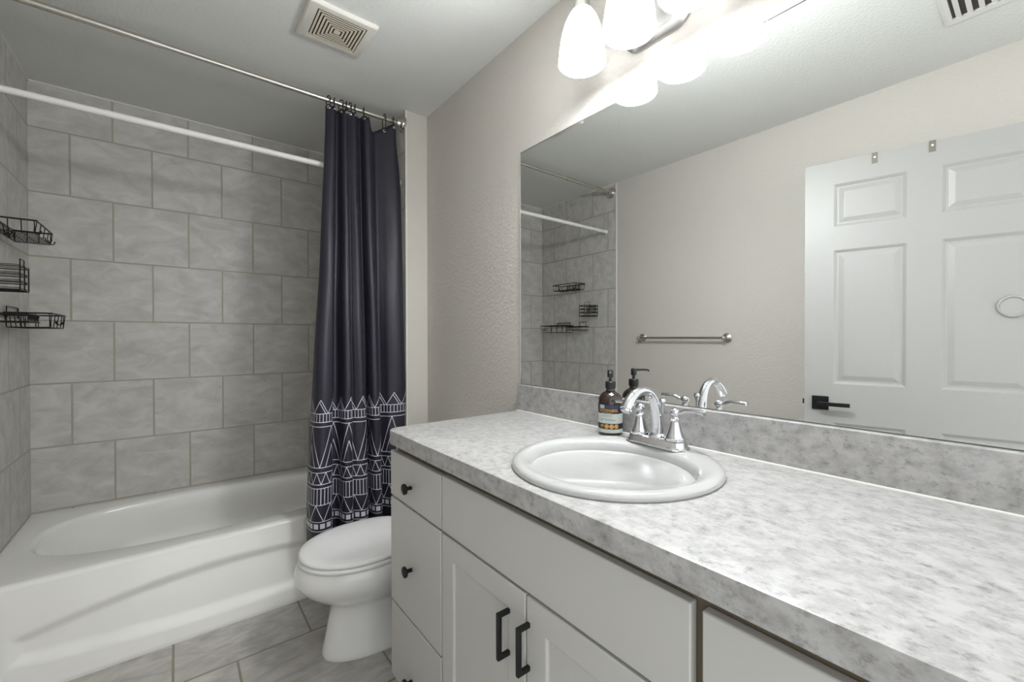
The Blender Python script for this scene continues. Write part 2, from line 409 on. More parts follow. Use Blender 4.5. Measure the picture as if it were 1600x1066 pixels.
# ------------------------------------------------------------------ vanity cabinet
XF = 0.551
def slab(y0, y1, z0, z1, x0=XF, th=0.018): return boxm(x0, x0+th, y0, y1, z0, z1)
def shaker(y0, y1, z0, z1, rail=0.055):
    bm = BM(); x0, x1 = XF, XF+0.018
    rings = [[(x1, y0, z0), (x1, y1, z0), (x1, y1, z1), (x1, y0, z1)], [(x0, y0, z0), (x0, y1, z0), (x0, y1, z1), (x0, y0, z1)]]
    for d, dx in ((rail, 0), (rail+0.005, 0.006)):
        rings.append([(x0+dx, y0+d, z0+d), (x0+dx, y1-d, z0+d), (x0+dx, y1-d, z1-d), (x0+dx, y0+d, z1-d)])
    return loft(bm, rings)
def knob(parent, y, z):
    obj('knob', lathe(BM(), [(.006, 0), (.0055, .010), (.0075, .015), (.0155, .019), (.0165, .022), (.0155, .026), (.010, .0285), (.001, .029)], (XF, y, z), 'x', 24, -1), BLACK, parent, smooth=True)
def pull(parent, y, z0, z1):
    bm = BM(); w = .0045
    box(bm, XF-.032, XF-.022, y-w, y+w, z0, z1); box(bm, XF-.024, XF, y-w, y+w, z0, z0+.010); box(bm, XF-.024, XF, y-w, y+w, z1-.010, z1)
    obj('handle', bm, BLACK, parent, bevel=.0015)
van = thing('vanity_cabinet', 'white bathroom vanity cabinet with black knobs and bar pulls under counter', 'cabinet', (0.8, 0.65, 0))
YV1, YV0 = 1.322, -0.095
bm = BM()
box(bm, XF+.019, XM-.002, YV1-.016, YV1, .09, .8735); box(bm, XF+.019, XM-.002, YV0, YV0+.016, .09, .8735)
box(bm, XF+.019, XM-.002, YV0+.016, YV1-.016, .09, .106); box(bm, XF+.08, XF+.096, YV0, YV1, 0, .09)
obj('carcass', bm, CABW, van)
bm = BM(); box(bm, XF+.0185, XF+.036, YV0, YV1, .84, .8735); box(bm, XF+.0185, XF+.036, YV0, YV1, .09, .13)
for a, c in ((YV1-.03, YV1), (.975, 1.03), (.265, .325), (YV0, YV0+.03)): box(bm, XF+.0186, XF+.0361, a, c, .09, .8735)
box(bm, XF+.0187, XF+.0362, YV0, YV1, .655, .715); box(bm, XF+.0188, XF+.0363, 1.0, YV1, .33, .37); box(bm, XF+.0185, XF+.036, .62, .69, .09, .69)
obj('face_frame', bm, CARC, van, label='unpainted tan face frame, darkened for the shade in the gaps')
for (z0, z1) in ((.697, .842), (.3545, .690), (.105, .3475)):
    d = obj('drawer', slab(1.006, 1.343, z0, z1), CABW, van, bevel=.0025)
    knob(d, 1.187, {0.697: .759, .3545: .511, .105: .172}[z0])
obj('false_front', slab(.303, .999, .697, .845), CABW, van, bevel=.0025)
d = obj('door', shaker(.656, .999, .105, .690), CABW, van, bevel=.002); pull(d, .7085, .537, .636)
d = obj('door', shaker(.303, .651, .105, .690), CABW, van, bevel=.002); pull(d, .6435, .543, .640)
d = obj('drawer', slab(-.05, .287, .697, .844), CABW, van, bevel=.0025); knob(d, .118, .759)
d = obj('drawer', slab(-.05, .287, .3545, .690), CABW, van, bevel=.0025); knob(d, .118, .511)

# ------------------------------------------------------------------ countertop with backsplash
SX, SY, SRX, SRY = .795, .6257, .240, .233
ct = thing('countertop', 'grey speckled laminate vanity countertop with low backsplash', 'countertop', (0.8, 0.62, .8735))
def counter():
    x0, x1, y0, y1, r = XCF, XM-.001, YN+.003, YCL, .045
    n = 180; cx, cy = SX, SY
    def outer(a, g=0.0):
        c, s = math.cos(a), math.sin(a)
        X0, X1, Y0, Y1 = x0+g, x1, y0, y1-g
        k = 1e9
        if c > 1e-9: k = min(k, (X1-cx)/c)
        if c < -1e-9: k = min(k, (X0-cx)/c)
        if s > 1e-9: k = min(k, (Y1-cy)/s)
        if s < -1e-9: k = min(k, (Y0-cy)/s)
        px, py = cx+c*k, cy+s*k
        rc = (X0+r, Y1-r)
        if px < rc[0] and py > rc[1]:          # rounded front left corner
            dx, dy = cx-rc[0], cy-rc[1]; B = dx*c+dy*s; D = B*B-(dx*dx+dy*dy-r*r)
            k = -B+math.sqrt(max(D, 0)); px, py = cx+c*k, cy+s*k
        return px, py
    A = [2*PI*k/n for k in range(n)]
    for X in (x0, x1):
        for Y in (y0, y1):
            if X == x0 and Y == y1: continue
            a = math.atan2(Y-cy, X-cx) % (2*PI)
            i = min(range(n), key=lambda k: abs(((A[k]-a+PI) % (2*PI))-PI)); A[i] = a
    # denser samples over the rounded corner
    a_lo = math.atan2(y1-cy, x0+r-cx) % (2*PI); a_hi = math.atan2(y1-r-cy, x0-cx) % (2*PI)
    A = sorted(A+[a_lo+(a_hi-a_lo)*k/16 for k in range(17)])
    def hole(a, z): return (cx+(SRX-.02)*math.cos(a), cy+(SRY-.02)*math.sin(a), z)
    zb = .8735
    rings = [[hole(a, zb) for a in A], [hole(a, ZC) for a in A], [(*outer(a, .0035), ZC) for a in A], [(*outer(a, .0008), ZC-.001) for a in A], [(*outer(a), ZC-.004) for a in A], [(*outer(a), zb) for a in A]]
    rings.append(rings[0])
    bm = loft(BM(), rings, False, False)
    obj('worktop', bm, LAM, ct, smooth=True, angle=30)
counter()
obj('backsplash', boxm(1.0801, XM-.001, YN+.003, YCL, ZC, 1.0201), LAM, ct, bevel=.002)
obj('caulk', tube(BM(), [(1.0795, YN+.003, ZC+.0005), (1.0795, YCL, ZC+.0005)], .0032, 8), TRIMW, ct, label='white caulk bead along the backsplash')

# ------------------------------------------------------------------ sink
sk = thing('sink', 'white oval drop-in sink set in grey countertop', 'sink', (SX, SY, ZC))
def sink():
    n = 96; A = [2*PI*k/n for k in range(n)]
    def el(cx, cy, rx, ry, z): return [(cx+rx*math.cos(a), cy+ry*math.sin(a), z) for a in A]
    ic = SX-.020
    R = [el(SX, SY, SRX-.022, SRY-.022, ZC-.012), el(SX, SY, SRX-.002, SRY-.002, ZC+.0005), el(SX, SY, SRX, SRY, ZC+.004), el(SX, SY, SRX-.002, SRY-.002, ZC+.010),
         el(SX, SY, SRX-.008, SRY-.008, ZC+.0145), el(SX, SY, SRX-.018, SRY-.018, ZC+.0165), el(SX-.002, SY, SRX-.030, SRY-.026, ZC+.0155),
         el(ic+.003, SY, .188, .200, ZC+.0135), el(ic, SY, .181, .195, ZC+.009), el(ic, SY, .176, .191, ZC+.001)]
    for f in (.1, .2, .32, .45, .6, .75, .87, .95):
        rr = math.sqrt(1-(f*.97)**2.4); R.append(el(ic+.01*f, SY, .172*rr+.01*f, .187*rr+.01*f, ZC+.001-.135*f))
    R.append(el(ic+.01, SY, .024, .024, ZC-.137))
    obj('bowl', loft(BM(), R, True, True), SINKP, sk, smooth=True, angle=70)
    obj('drain', lathe(BM(), [(.001, -.001), (.024, 0), (.024, .003), (.018, .005), (.016, .002), (.001, .002)], (ic+.01, SY, ZC-.1365)), CHROME, sk, smooth=True)
sink()

# ------------------------------------------------------------------ faucet
FX, FY, FZ = .985, .635, ZC+.0150
fa = thing('faucet', 'chrome two-handle arched bathroom faucet on the back of the sink', 'faucet', (FX, FY, FZ))
R = []
for g, z in ((-.003, 0), (-.001, .002), (-.001, .004), (.002, .006), (.006, .018), (.009, .020), (.012, .021)):
    R.append(rrect(FX-.030+g, FX+.030-g, FY-.085+g, FY+.085-g, .028-g*.6, FZ+z))
obj('base_plate', loft(BM(), R), CHROME, fa, smooth=True, angle=35)
sp = [(FX+.004, FY, FZ+.020), (FX+.004, FY, FZ+.045), (FX+.000, FY, FZ+.075), (FX-.010, FY, FZ+.108), (FX-.030, FY, FZ+.134), (FX-.060, FY, FZ+.145), (FX-.090, FY, FZ+.141), (FX-.114, FY, FZ+.126), (FX-.129, FY, FZ+.107)]
pts = catmull(sp, 44)
def srad(t):
    return .0180+(.0112-.0180)*sm(t/.60)+.0035*sm((t-.72)/.28)
rad = [srad(i/43) for i in range(44)]
obj('spout', tube(BM(), pts, rad, 24), CHROME, fa, smooth=True, angle=50)
d = (pts[-1]-pts[-2]).normalized()
obj('aerator', tube(BM(), [pts[-1]-d*.002, pts[-1]+d*.003, pts[-1]+d*.004, pts[-1]+d*.009], [.0148, .0149, .0120, .0118], 24), CHROME, fa, smooth=True, angle=30)
obj('spout_collar', lathe(BM(), [(.0225, .019), (.0235, .022), (.0225, .027), (.020, .030)], (FX+.002, FY, FZ)), CHROME, fa, smooth=True)
for s in (-1, 1):
    hy = FY+s*.051
    h = obj('handle', lathe(BM(), [(.0255, .020), (.0255, .026), (.0235, .028), (.0225, .031), (.0175, .043), (.0135, .058), (.0115, .067), (.0128, .069), (.0128, .072), (.009, .075), (.0075, .080), (.0115, .084), (.0130, .090), (.0115, .096), (.007, .100), (.001, .102)], (FX, hy, FZ), n=32), CHROME, fa, smooth=True, angle=35)
    lv = [(FX, hy+s*.004, FZ+.090), (FX, hy+s*.018, FZ+.092), (FX, hy+s*.030, FZ+.097), (FX, hy+s*.045, FZ+.099), (FX, hy+s*.062, FZ+.099), (FX, hy+s*.074, FZ+.0985), (FX, hy+s*.0765, FZ+.0985)]
    obj('lever', tube(BM(), catmull(lv, 24), 1, 16, flat=[(.0055+.0008*sm(i/20)-(.0025 if i == 23 else 0), .0058+.0034*sm(i/16)-(.003 if i == 23 else 0)) for i in range(24)]), CHROME, h, smooth=True, angle=50)
bm = tube(BM(), [(FX+.026, FY, FZ+.02), (FX+.026, FY, FZ+.098)], .0028, 10)
lathe(bm, [(.001, .094), (.005, .096), (.0055, .100), (.0075, .105), (.0085, .111), (.0065, .117), (.001, .119)], (FX+.026, FY, FZ), n=20)
obj('lift_rod', bm, CHROME, fa, smooth=True)

# ------------------------------------------------------------------ soap bottle
BX, BY, BR = 1.0405, .8315, .0365
bo = thing('soap_bottle', 'dark amber pump soap bottle with striped label behind the sink', 'bottle', (BX, BY, ZC))
obj('body', lathe(BM(), [(.001, .001), (.030, 0), (.0345, .003), (BR-.0004, .010), (BR-.0004, .100), (.0355, .108), (.032, .116), (.026, .123), (.019, .128), (.0135, .131), (.0125, .135), (.0125, .142)], (BX, BY, ZC+.0003), n=48), AMBER, bo, smooth=True)
FACE = math.atan2(-BY, -BX)
def wrap(bm, a0, a1, z0, z1, r, mi=0, n=24):
    vs = [[bm.verts.new((BX+r*math.cos(a), BY+r*math.sin(a), ZC+z)) for z in (z0, z1)] for a in [a0+(a1-a0)*k/n for k in range(n+1)]]
    for p, q in zip(vs[:-1], vs[1:]):
        f = bm.faces.new((p[0], q[0], q[1], p[1])); f.material_index = mi
bm = BM(); H = 1.75; r = BR
for z0, z1, mi in ((.009, .020, 2), (.020, .037, 0), (.037, .066, 2), (.066, .094, 0)): wrap(bm, FACE-H, FACE+H, z0, z1, r, mi)
wrap(bm, FACE-.98, FACE-.50, .0815, .092, r+.0002, 3); wrap(bm, FACE-.50, FACE+1.2, .0815, .092, r+.0002, 1)
for z in (.0613, .0583, .0503): wrap(bm, FACE-.75, FACE+.15, z, z+.0008, r+.0003, 5)
wrap(bm, FACE-.85, FACE-.6, .0465, .0480, r+.0003, 5); wrap(bm, FACE-.45, FACE+.45, .0465, .0480, r+.0003, 5)
wrap(bm, FACE-.8, FACE+.1, .0668, .0676, r+.0003, 2); wrap(bm, FACE-.85, FACE+.2, .0690, .0697, r+.0003, 4)
wrap(bm, FACE-.9, FACE-.6, .0245, .0257, r+.0003, 4); wrap(bm, FACE-.88, FACE-.55, .0275, .0284, r+.0003, 4)
for k in range(3):                      # round badges in the dark band
    ca = FACE-.30+k*.40
    v = []
    for j in range(20):
        q = 2*PI*j/20; a = ca+.0068*math.cos(q)/r; v.append(bm.verts.new((BX+(r+.0003)*math.cos(a), BY+(r+.0003)*math.sin(a), ZC+.0285+.0068*math.sin(q))))
    f = bm.faces.new(v); f.material_index = 4
q0 = [(-1, 0), (-.6, .5), (0, .15), (.6, .55), (1, .2), (.5, -.1), (0, -.35), (-.6, -.1)]   # the curl left of the badges
v = [bm.verts.new((BX+(r+.0003)*math.cos(FACE-.72+.19*x), BY+(r+.0003)*math.sin(FACE-.72+.19*x), ZC+.030+.008*z)) for x, z in q0]
f = bm.faces.new(v); f.material_index = 4
lab = obj('label', bm, [LABN, LABP, LABG, LABS, GOLD, LABT], bo, smooth=True)
def wrapped_text(txt, size, a_mid, z, r, mat, parent):
    cu = bpy.data.curves.new('t', 'FONT'); cu.body = txt; cu.size = size; cu.align_x = 'CENTER'; cu.align_y = 'CENTER'; cu.resolution_u = 3; cu.offset = size*.018
    to = bpy.data.objects.new('t', cu); C.objects.link(to)
    dg = bpy.context.evaluated_depsgraph_get(); me = to.evaluated_get(dg).to_mesh()
    bm = BM(); bm.from_mesh(me)
    bmesh.ops.subdivide_edges(bm, edges=[e for e in bm.edges if e.calc_length() > size*.4], cuts=2)
    for v in bm.verts:
        a = a_mid+v.co.x/r; v.co = (BX+r*math.cos(a), BY+r*math.sin(a), ZC+z+v.co.y)
    bpy.data.objects.remove(to); bpy.data.curves.remove(cu)
    return obj('lettering', bm, mat, parent)
wrapped_text('GOODNESS.', .0112, FACE-.18, .0755, BR+.0004, GOLD, lab)
bm = lathe(BM(), [(.014, .138), (.0155, .139), (.0158, .152), (.0155, .1595), (.0145, .1605), (.008, .161)], (BX, BY, ZC), n=32)
obj('cap', bm, BLKPL, bo, smooth=True, angle=35)
bm = lathe(BM(), [(.0045, .160), (.0045, .172), (.0088, .173), (.0092, .176), (.0090, .192), (.0075, .1945), (.001, .195)], (BX, BY, ZC), n=24)
nd = Vector((-.80, -.60, 0)); c0 = Vector((BX, BY, ZC+.1905))
tube(bm, [c0, c0+nd*.030, c0+nd*.046+Vector((0, 0, -.001)), c0+nd*.050+Vector((0, 0, -.005))], [.0042, .0036, .003, .0028], 12)
obj('pump', bm, BLKPL, bo, smooth=True, angle=35)

# ------------------------------------------------------------------ wall mirror
mi_ = thing('wall_mirror', 'large frameless wall mirror above the backsplash', 'mirror', (XM, .62, 1.02))
obj('glass', boxm(MIRX, XM-.0005, YN+.003, 1.3356, 1.0203, 1.9587), MIRROR, mi_)
bm = BM(); box(bm, MIRX-.0004, XM-.0004, YN+.003, 1.3358, 1.9572, 1.9600); 
obj('top_edge', bm, MEDGE, mi_)
obj('bottom_edge', boxm(MIRX-.0004, XM-.0004, YN+.003, 1.3358, 1.0202, 1.0228), MEDGE, mi_)
obj('side_edge', boxm(MIRX-.0003, XM-.0004, 1.3346, 1.3366, 1.0202, 1.9600), TRIMW, mi_)

# ------------------------------------------------------------------ vanity light
LX, LZ = .966, 2.036
vl = thing('vanity_light', 'three-shade wall light with white glass bells above the mirror', 'light', (XM, .709, 2.1))
R = []
def oblong(x, g):
    return [(x, p[0], p[1]) for p in [(q[0], q[1]) for q in rrect(.600+g, .818-g, 2.070+g, 2.235-g, .055-g*.5, 0, 10)]]
for x, g in ((XM-.0005, 0), (XM-.008, 0), (XM-.012, .004), (XM-.020, .014), (XM-.024, .020)): R.append(oblong(x, g))
obj('back_plate', loft(BM(), R), NICKELL, vl, smooth=True, angle=30)
obj('finial', lathe(BM(), [(.006, 0), (.009, .004), (.008, .010), (.004, .014), (.001, .015)], (XM-.024, .64, 2.135), 'x', 16, -1), NICKELL, vl, smooth=True)
bm = tube(BM(), [(1.035, .46, 2.30), (1.035, .96, 2.30)], .009, 14); tube(bm, [(XM-.022, .709, 2.19), (1.05, .709, 2.20), (1.035, .709, 2.24), (1.035, .709, 2.30)], .010, 14)
obj('cross_bar', bm, NICKELL, vl, smooth=True)
for y in (.879, .709, .539):
    a = obj('arm', tube(BM(), catmull([(1.035, y, 2.30), (1.00, y, 2.315), (.972, y, 2.30), (LX, y, 2.26), (LX, y, 2.228)], 20), .0045, 12), NICKELL, vl, smooth=True)
    obj('socket_cup', lathe(BM(), [(.006, .202), (.011, .200), (.018, .194), (.0235, .183), (.0255, .168), (.025, .158)], (LX, y, LZ), n=28), NICKELL, vl, smooth=True)
    prof = [(.0585, .036), (.0665, .003), (.0685, .0), (.0705, .003), (.0700, .012), (.0680, .035), (.0645, .062), (.0595, .090), (.0525, .116), (.0435, .138), (.0330, .155), (.0230, .164), (.012, .167)]
    obj('lamp_shade', lathe(BM(), prof, (LX, y, LZ), n=40), SHADE, vl, smooth=True, angle=70, label='lit white glass bell shade')

# ------------------------------------------------------------------ shower rods
RY, RZ = 2.188, 2.372
ro = thing('curtain_rod', 'brushed nickel shower curtain rod near the ceiling', 'curtain rod', ((XL+XS)/2, RY, RZ))
obj('outer_tube', tube(BM(), [(XL+.004, RY, RZ), (-.044, RY, RZ)], .0128, 20), NICKEL, ro, smooth=True)
obj('inner_tube', tube(BM(), [(-.05, RY, RZ), (XS-.004, RY, RZ)], .0108, 20), NICKEL, ro, smooth=True)
obj('seam_ring', tube(BM(), [(-.050, RY, RZ), (-.043, RY, RZ)], .0135, 20), NICKEL, ro, smooth=True)
fp = [(.042, 0), (.0425, .004), (.040, .008), (.034, .010), (.033, .016), (.029, .020), (.0215, .023), (.0205, .034), (.018, .040), (.0125, .042)]
obj('flange', lathe(BM(), fp, (XL+.0005, RY, RZ), 'x', 32, 1), NICKEL, ro, smooth=True, angle=35)
obj('flange', lathe(BM(), fp, (XS-.0005, RY, RZ), 'x', 32, -1), NICKEL, ro, smooth=True, angle=35)
WY, WZ = 2.236, 2.068
wr = thing('tension_rod', 'white tension rod across the tub below the curtain rod', 'tension rod', ((XL+XS)/2, WY, WZ))
obj('outer_tube', tube(BM(), [(XL+.02, WY, WZ), (-.20, WY, WZ)], .0125, 20), RODW, wr, smooth=True)
obj('inner_tube', tube(BM(), [(-.205, WY, WZ), (XS-.02, WY, WZ)], .0133, 20), RODW, wr, smooth=True)
obj('joint_ring', tube(BM(), [(-.206, WY, WZ), (-.197, WY, WZ)], .0142, 20), RODW, wr, smooth=True)
for x, s in ((XL+.0005, 1), (XS-.0005, -1)):
    obj('end_cap', lathe(BM(), [(.0165, 0), (.017, .003), (.016, .018), (.0145, .030), (.0125, .032)], (x, WY, WZ), 'x', 24, s), SEATP, wr, smooth=True)

# ------------------------------------------------------------------ shower curtain
def curtain_mat():
    m, nt, b = new_mat('navy_patterned_fabric')
    uv = N(nt, 'ShaderNodeUVMap'); uv.uv_map = 'UVMap'
    sp = N(nt, 'ShaderNodeSeparateXYZ'); nt.links.new(uv.outputs[0], sp.inputs[0])
    def M(op, a, b_=0.0, c=None, clamp=False):
        n = N(nt, 'ShaderNodeMath', operation=op); n.use_clamp = clamp
        for i, v in enumerate((a, b_) if c is None else (a, b_, c)):
            if isinstance(v, (int, float)): n.inputs[i].default_value = v
            else: nt.links.new(v, n.inputs[i])
        return n.outputs[0]
    U, V = sp.outputs[0], sp.outputs[1]
    def lt(a, b_): return M('LESS_THAN', a, b_)
    def gt(a, b_): return M('GREATER_THAN', a, b_)
    def both(*x):
        r_ = x[0]
        for y in x[1:]: r_ = M('MULTIPLY', r_, y)
        return r_
    def between(v, a, b_): return both(gt(v, a), lt(v, b_))
    def orr(a, b_): return M('MAXIMUM', a, b_)
    w = .0029
    def hline(z): return lt(M('ABSOLUTE', M('SUBTRACT', V, z)), w/2)
    def tri(p, ph=0.0): return M('PINGPONG', M('ADD', U, 20*p+ph), p/2)   # 0..p/2
    def zig(p, z0, z1, ph=0.0, wm=1.0):
        s = (z1-z0)/(p/2); d = M('ABSOLUTE', M('SUBTRACT', V, M('ADD', M('MULTIPLY', tri(p, ph), s), z0)))
        return both(lt(d, wm*w/2*math.sqrt(1+s*s)), between(V, z0-.001, z1+.001))
    def bars(p, z0, z1, ph=0.0):
        return both(lt(M('ABSOLUTE', M('SUBTRACT', M('FRACT', M('ADD', M('DIVIDE', U, p), 20+ph)), .5)), w/2/p), between(V, z0, z1))
    A, B, Cc, D, E_, F, G, H, I, J = .866, .828, .808, .628, .606, .555, .538, .466, .393, .351
    parts = [hline(z) for z in (A, B, Cc, D, E_, F, G, H, I, J)]
    p1 = .074
    parts.append(zig(p1, A, A+.062))
    # second stroke inside each peak, parallel to its right leg
    s1 = .062/(p1/2); fr = M('MULTIPLY', M('FRACT', M('ADD', M('DIVIDE', U, p1), 20.0)), p1)     # 0..p1, peak at p1/2
    d = M('ABSOLUTE', M('SUBTRACT', V, M('SUBTRACT', A+.062-.020, M('MULTIPLY', M('SUBTRACT', fr, p1/2), s1))))
    parts.append(both(lt(d, w/2*math.sqrt(1+s1*s1)), gt(fr, p1/2-.007), gt(V, A), lt(V, A+.05)))
    parts.append(bars(.0165, B, A))
    p2 = .112
    parts.append(zig(p2, D, Cc))
    # small peak inside each tall one
    tt = tri(p2); s2 = (Cc-D)/(p2/2)
    d = M('ABSOLUTE', M('SUBTRACT', V, M('SUBTRACT', M('MULTIPLY', tt, s2), (Cc-D)-.098-D)))
    parts.append(both(lt(d, w/2*math.sqrt(1+s2*s2)), between(V, D, D+.1)))
    parts.append(zig(.040, F, E_, wm=.95))
    parts.append(bars(.0160, H, G))
    parts.append(zig(.066, I, H))
    sq = both(lt(M('ABSOLUTE', M('SUBTRACT', M('FRACT', M('ADD', M('DIVIDE', U, .0285), 20.0)), .5)), .36), between(V, I-.031, I-.009))
    parts.append(sq)
    mask = parts[0]
    for x in parts[1:]: mask = orr(mask, x)
    mask = M('MINIMUM', mask, 1.0)
    mx = N(nt, 'ShaderNodeMix', data_type='RGBA'); mx.inputs[6].default_value = rgb(29, 27, 41); mx.inputs[7].default_value = rgb(214, 213, 224)
    nt.links.new(mask, mx.inputs[0]); nt.links.new(mx.outputs[2], b.inputs['Base Color'])
    b.inputs['Roughness'].default_value = 0.5; b.inputs['Sheen Weight'].default_value = 0.03
    return m
CURT = curtain_mat()
BOT = [(.462, 2.105), (.462, 2.062), (.470, 2.022), (.492, 2.000), (.520, 2.000), (.548, 2.016), (.560, 2.060), (.566, 2.100), (.585, 2.108), (.602, 2.090), (.606, 2.050), (.618, 2.026), (.642, 2.024), (.654, 2.040), (.668, 2.028), (.695, 2.016),
       (.718, 2.028), (.730, 2.060), (.736, 2.100), (.748, 2.104), (.752, 2.060), (.766, 2.036), (.788, 2.036), (.800, 2.062), (.804, 2.104), (.818, 2.116), (.834, 2.100), (.848, 2.078), (.880, 2.066), (.912, 2.070), (.932, 2.088), (.940, 2.112)]
TOP = [(0.586, 2.2078), (0.577, 2.1985), (0.58, 2.1861), (0.592, 2.1781), (0.602, 2.1744), (0.614, 2.1768), (0.622, 2.1892), (0.627, 2.2029), (0.635, 2.2054), (0.644, 2.1979), (0.65, 2.183), (0.66, 2.1731), (0.672, 2.1744), (0.682, 2.1818), (0.692, 2.1768), (0.704, 2.1719), (0.718, 2.1756), (0.728, 2.1868), (0.736, 2.2004), (0.746, 2.2029), (0.754, 2.1892), (0.764, 2.1744), (0.782, 2.1719), (0.8, 2.1818), (0.812, 2.1992), (0.828, 2.2054), (0.85, 2.1979), (0.874, 2.1868), (0.896, 2.1781), (0.914, 2.1744), (0.928, 2.1806), (0.936, 2.193)]
ZTOP, ZBOT = 2.351, .17
# heights of the top hem: held up at the hooks, sagging between
HOOKX = [.588, .616, .648, .672, .690, .716, .760, .868, .918]
def curtain():
    t = thing('shower_curtain', 'navy shower curtain with white geometric border, drawn to the right', 'curtain', (.75, 2.15, ZBOT))
    ns, nz = 420, 110
    b_, tp = catmull([(x, y, 0) for x, y in BOT], ns), catmull([(x, y, 0) for x, y in TOP], ns)
    arc = [0]
    for i in range(1, ns): arc.append(arc[-1]+(b_[i]-b_[i-1]).length)
    def ztop(i):
        x = tp[i].x
        if x > .778: return ZTOP-.070*sm((x-.778)/.022)*max(0, 1-(x-.800)/.115 if x > .80 else 1)
        if i < 18: return ZTOP-.03*(1-i/18)
        d = min(abs(x-h) for h in HOOKX); return ZTOP-.012*min(1, d/.016)
    bm = BM(); uvl = bm.loops.layers.uv.new('UVMap')
    G = []
    for i in range(ns):
        col = []; zt_ = ztop(i)
        for k in range(nz+1):
            f = k/nz; z = ZBOT+(zt_-ZBOT)*f
            g = sm((z-.42)/1.93)**0.9 if z > .42 else 0.0
            g = max(0, min(1, (z-.42)/1.9)); g = g*.65+sm(g)*.35
            x = b_[i].x+(tp[i].x-b_[i].x)*g; y = b_[i].y+(tp[i].y-b_[i].y)*g
            sfr = i/(ns-1); x += .020*sm((sfr-.82)/.18)*sm((z-.5)/.5)*(1-sm((z-1.98)/.34))
            wv = .004*math.sin(9*z+arc[i]*14)*math.sin(PI*min(1, max(0, f)))
            col.append((x+wv*.5, y+wv, z))
        G.append(col)
    V = [[bm.verts.new(p) for p in c] for c in G]
    for i in range(ns-1):
        for k in range(nz):
            f = bm.faces.new((V[i][k], V[i+1][k], V[i+1][k+1], V[i][k+1]))
            for lp, (ii, kk) in zip(f.loops, ((i, k), (i+1, k), (i+1, k+1), (i, k+1))):
                lp[uvl].uv = (arc[ii], G[ii][kk][2])
    o = obj('fabric', bm, CURT, t, smooth=True, angle=180)
    md = o.modifiers.new('th', 'SOLIDIFY'); md.thickness = .0008; md.offset = 0
    # grommets along the hem, near the visible hooks
    pos = []
    for hx in HOOKX:
        i = min(range(ns), key=lambda k: abs(tp[k].x-hx)); pos.append((tp[i], ztop(i), i))
    for p, z, i in pos:
        zz = z-.017
        tg = (tp[min(i+2, ns-1)]-tp[max(i-2, 0)]).normalized(); nn = Vector((tg.y, -tg.x, 0))
        c = Vector((p.x, p.y, zz)); ring = []
        for k in range(18):
            a = 2*PI*k/18; ring.append(c+nn*.0012+tg*.0058*math.cos(a)+Vector((0, 0, .0058*math.sin(a))))
        obj('grommet', tube(BM(), ring, .0019, 8, closed=True), GROM, t, smooth=True)
    bm = BM(); box(bm, .648, .695, 2.004, 2.0055, .334, .351)
    for v in bm.verts: v.co.z += (v.co.x-.648)*.12
    tg = obj('care_tag', bm, WTAG, t, label='small white care tag low on the curtain')
    bm = BM(); box(bm, .684, .692, 2.0034, 2.0041, .342, .350)
    obj('print', bm, LABN, tg)
    return t, pos
cur, HP = curtain()
def ring_path(w, h, n=28):
    out = []
    for k in range(n):
        a = 2*PI*k/n; s, c = math.sin(a), math.cos(a)
        out.append((0, w*math.copysign(abs(s)**.9, s)*(1 if c > 0 else .8), h*c))
    return out
hk0 = None
HL = ['leftmost of the dark curtain hooks on the rod', 'second dark curtain hook from the left', 'third dark curtain hook from the left', 'fourth dark curtain hook from the left', 'fifth dark curtain hook, middle of the bunch', 'sixth dark curtain hook from the left',
      'dark curtain hook at the right end of the bunched folds', 'dark curtain hook above the lone visible grommet', 'dark curtain hook nearest the right rod flange']
for i, (p, z, _) in enumerate(HP):
    zb, zt_ = z-.018, RZ+.0205; h = (zt_-zb)/2
    if hk0 is None:
        hk0 = solo('curtain_hook', tube(BM(), ring_path(.0205, h), .0024, 8, closed=True), BRONZE, HL[0], 'curtain hook', 'dark curtain hooks on the rod', smooth=True)
        o = hk0; h0 = h
    else:
        o = hk0.copy(); C.objects.link(o); o['label'] = HL[i]; o.scale.z = h/h0
    o.location = (p.x, RY+(p.y-RY)*.30, (zb+zt_)/2)
    o.rotation_euler = (math.atan2((p.y-RY)*.9, 2*h), 0, (.25, -.3, .35, -.2, .15, -.35, -.3, .1, -.35)[i])

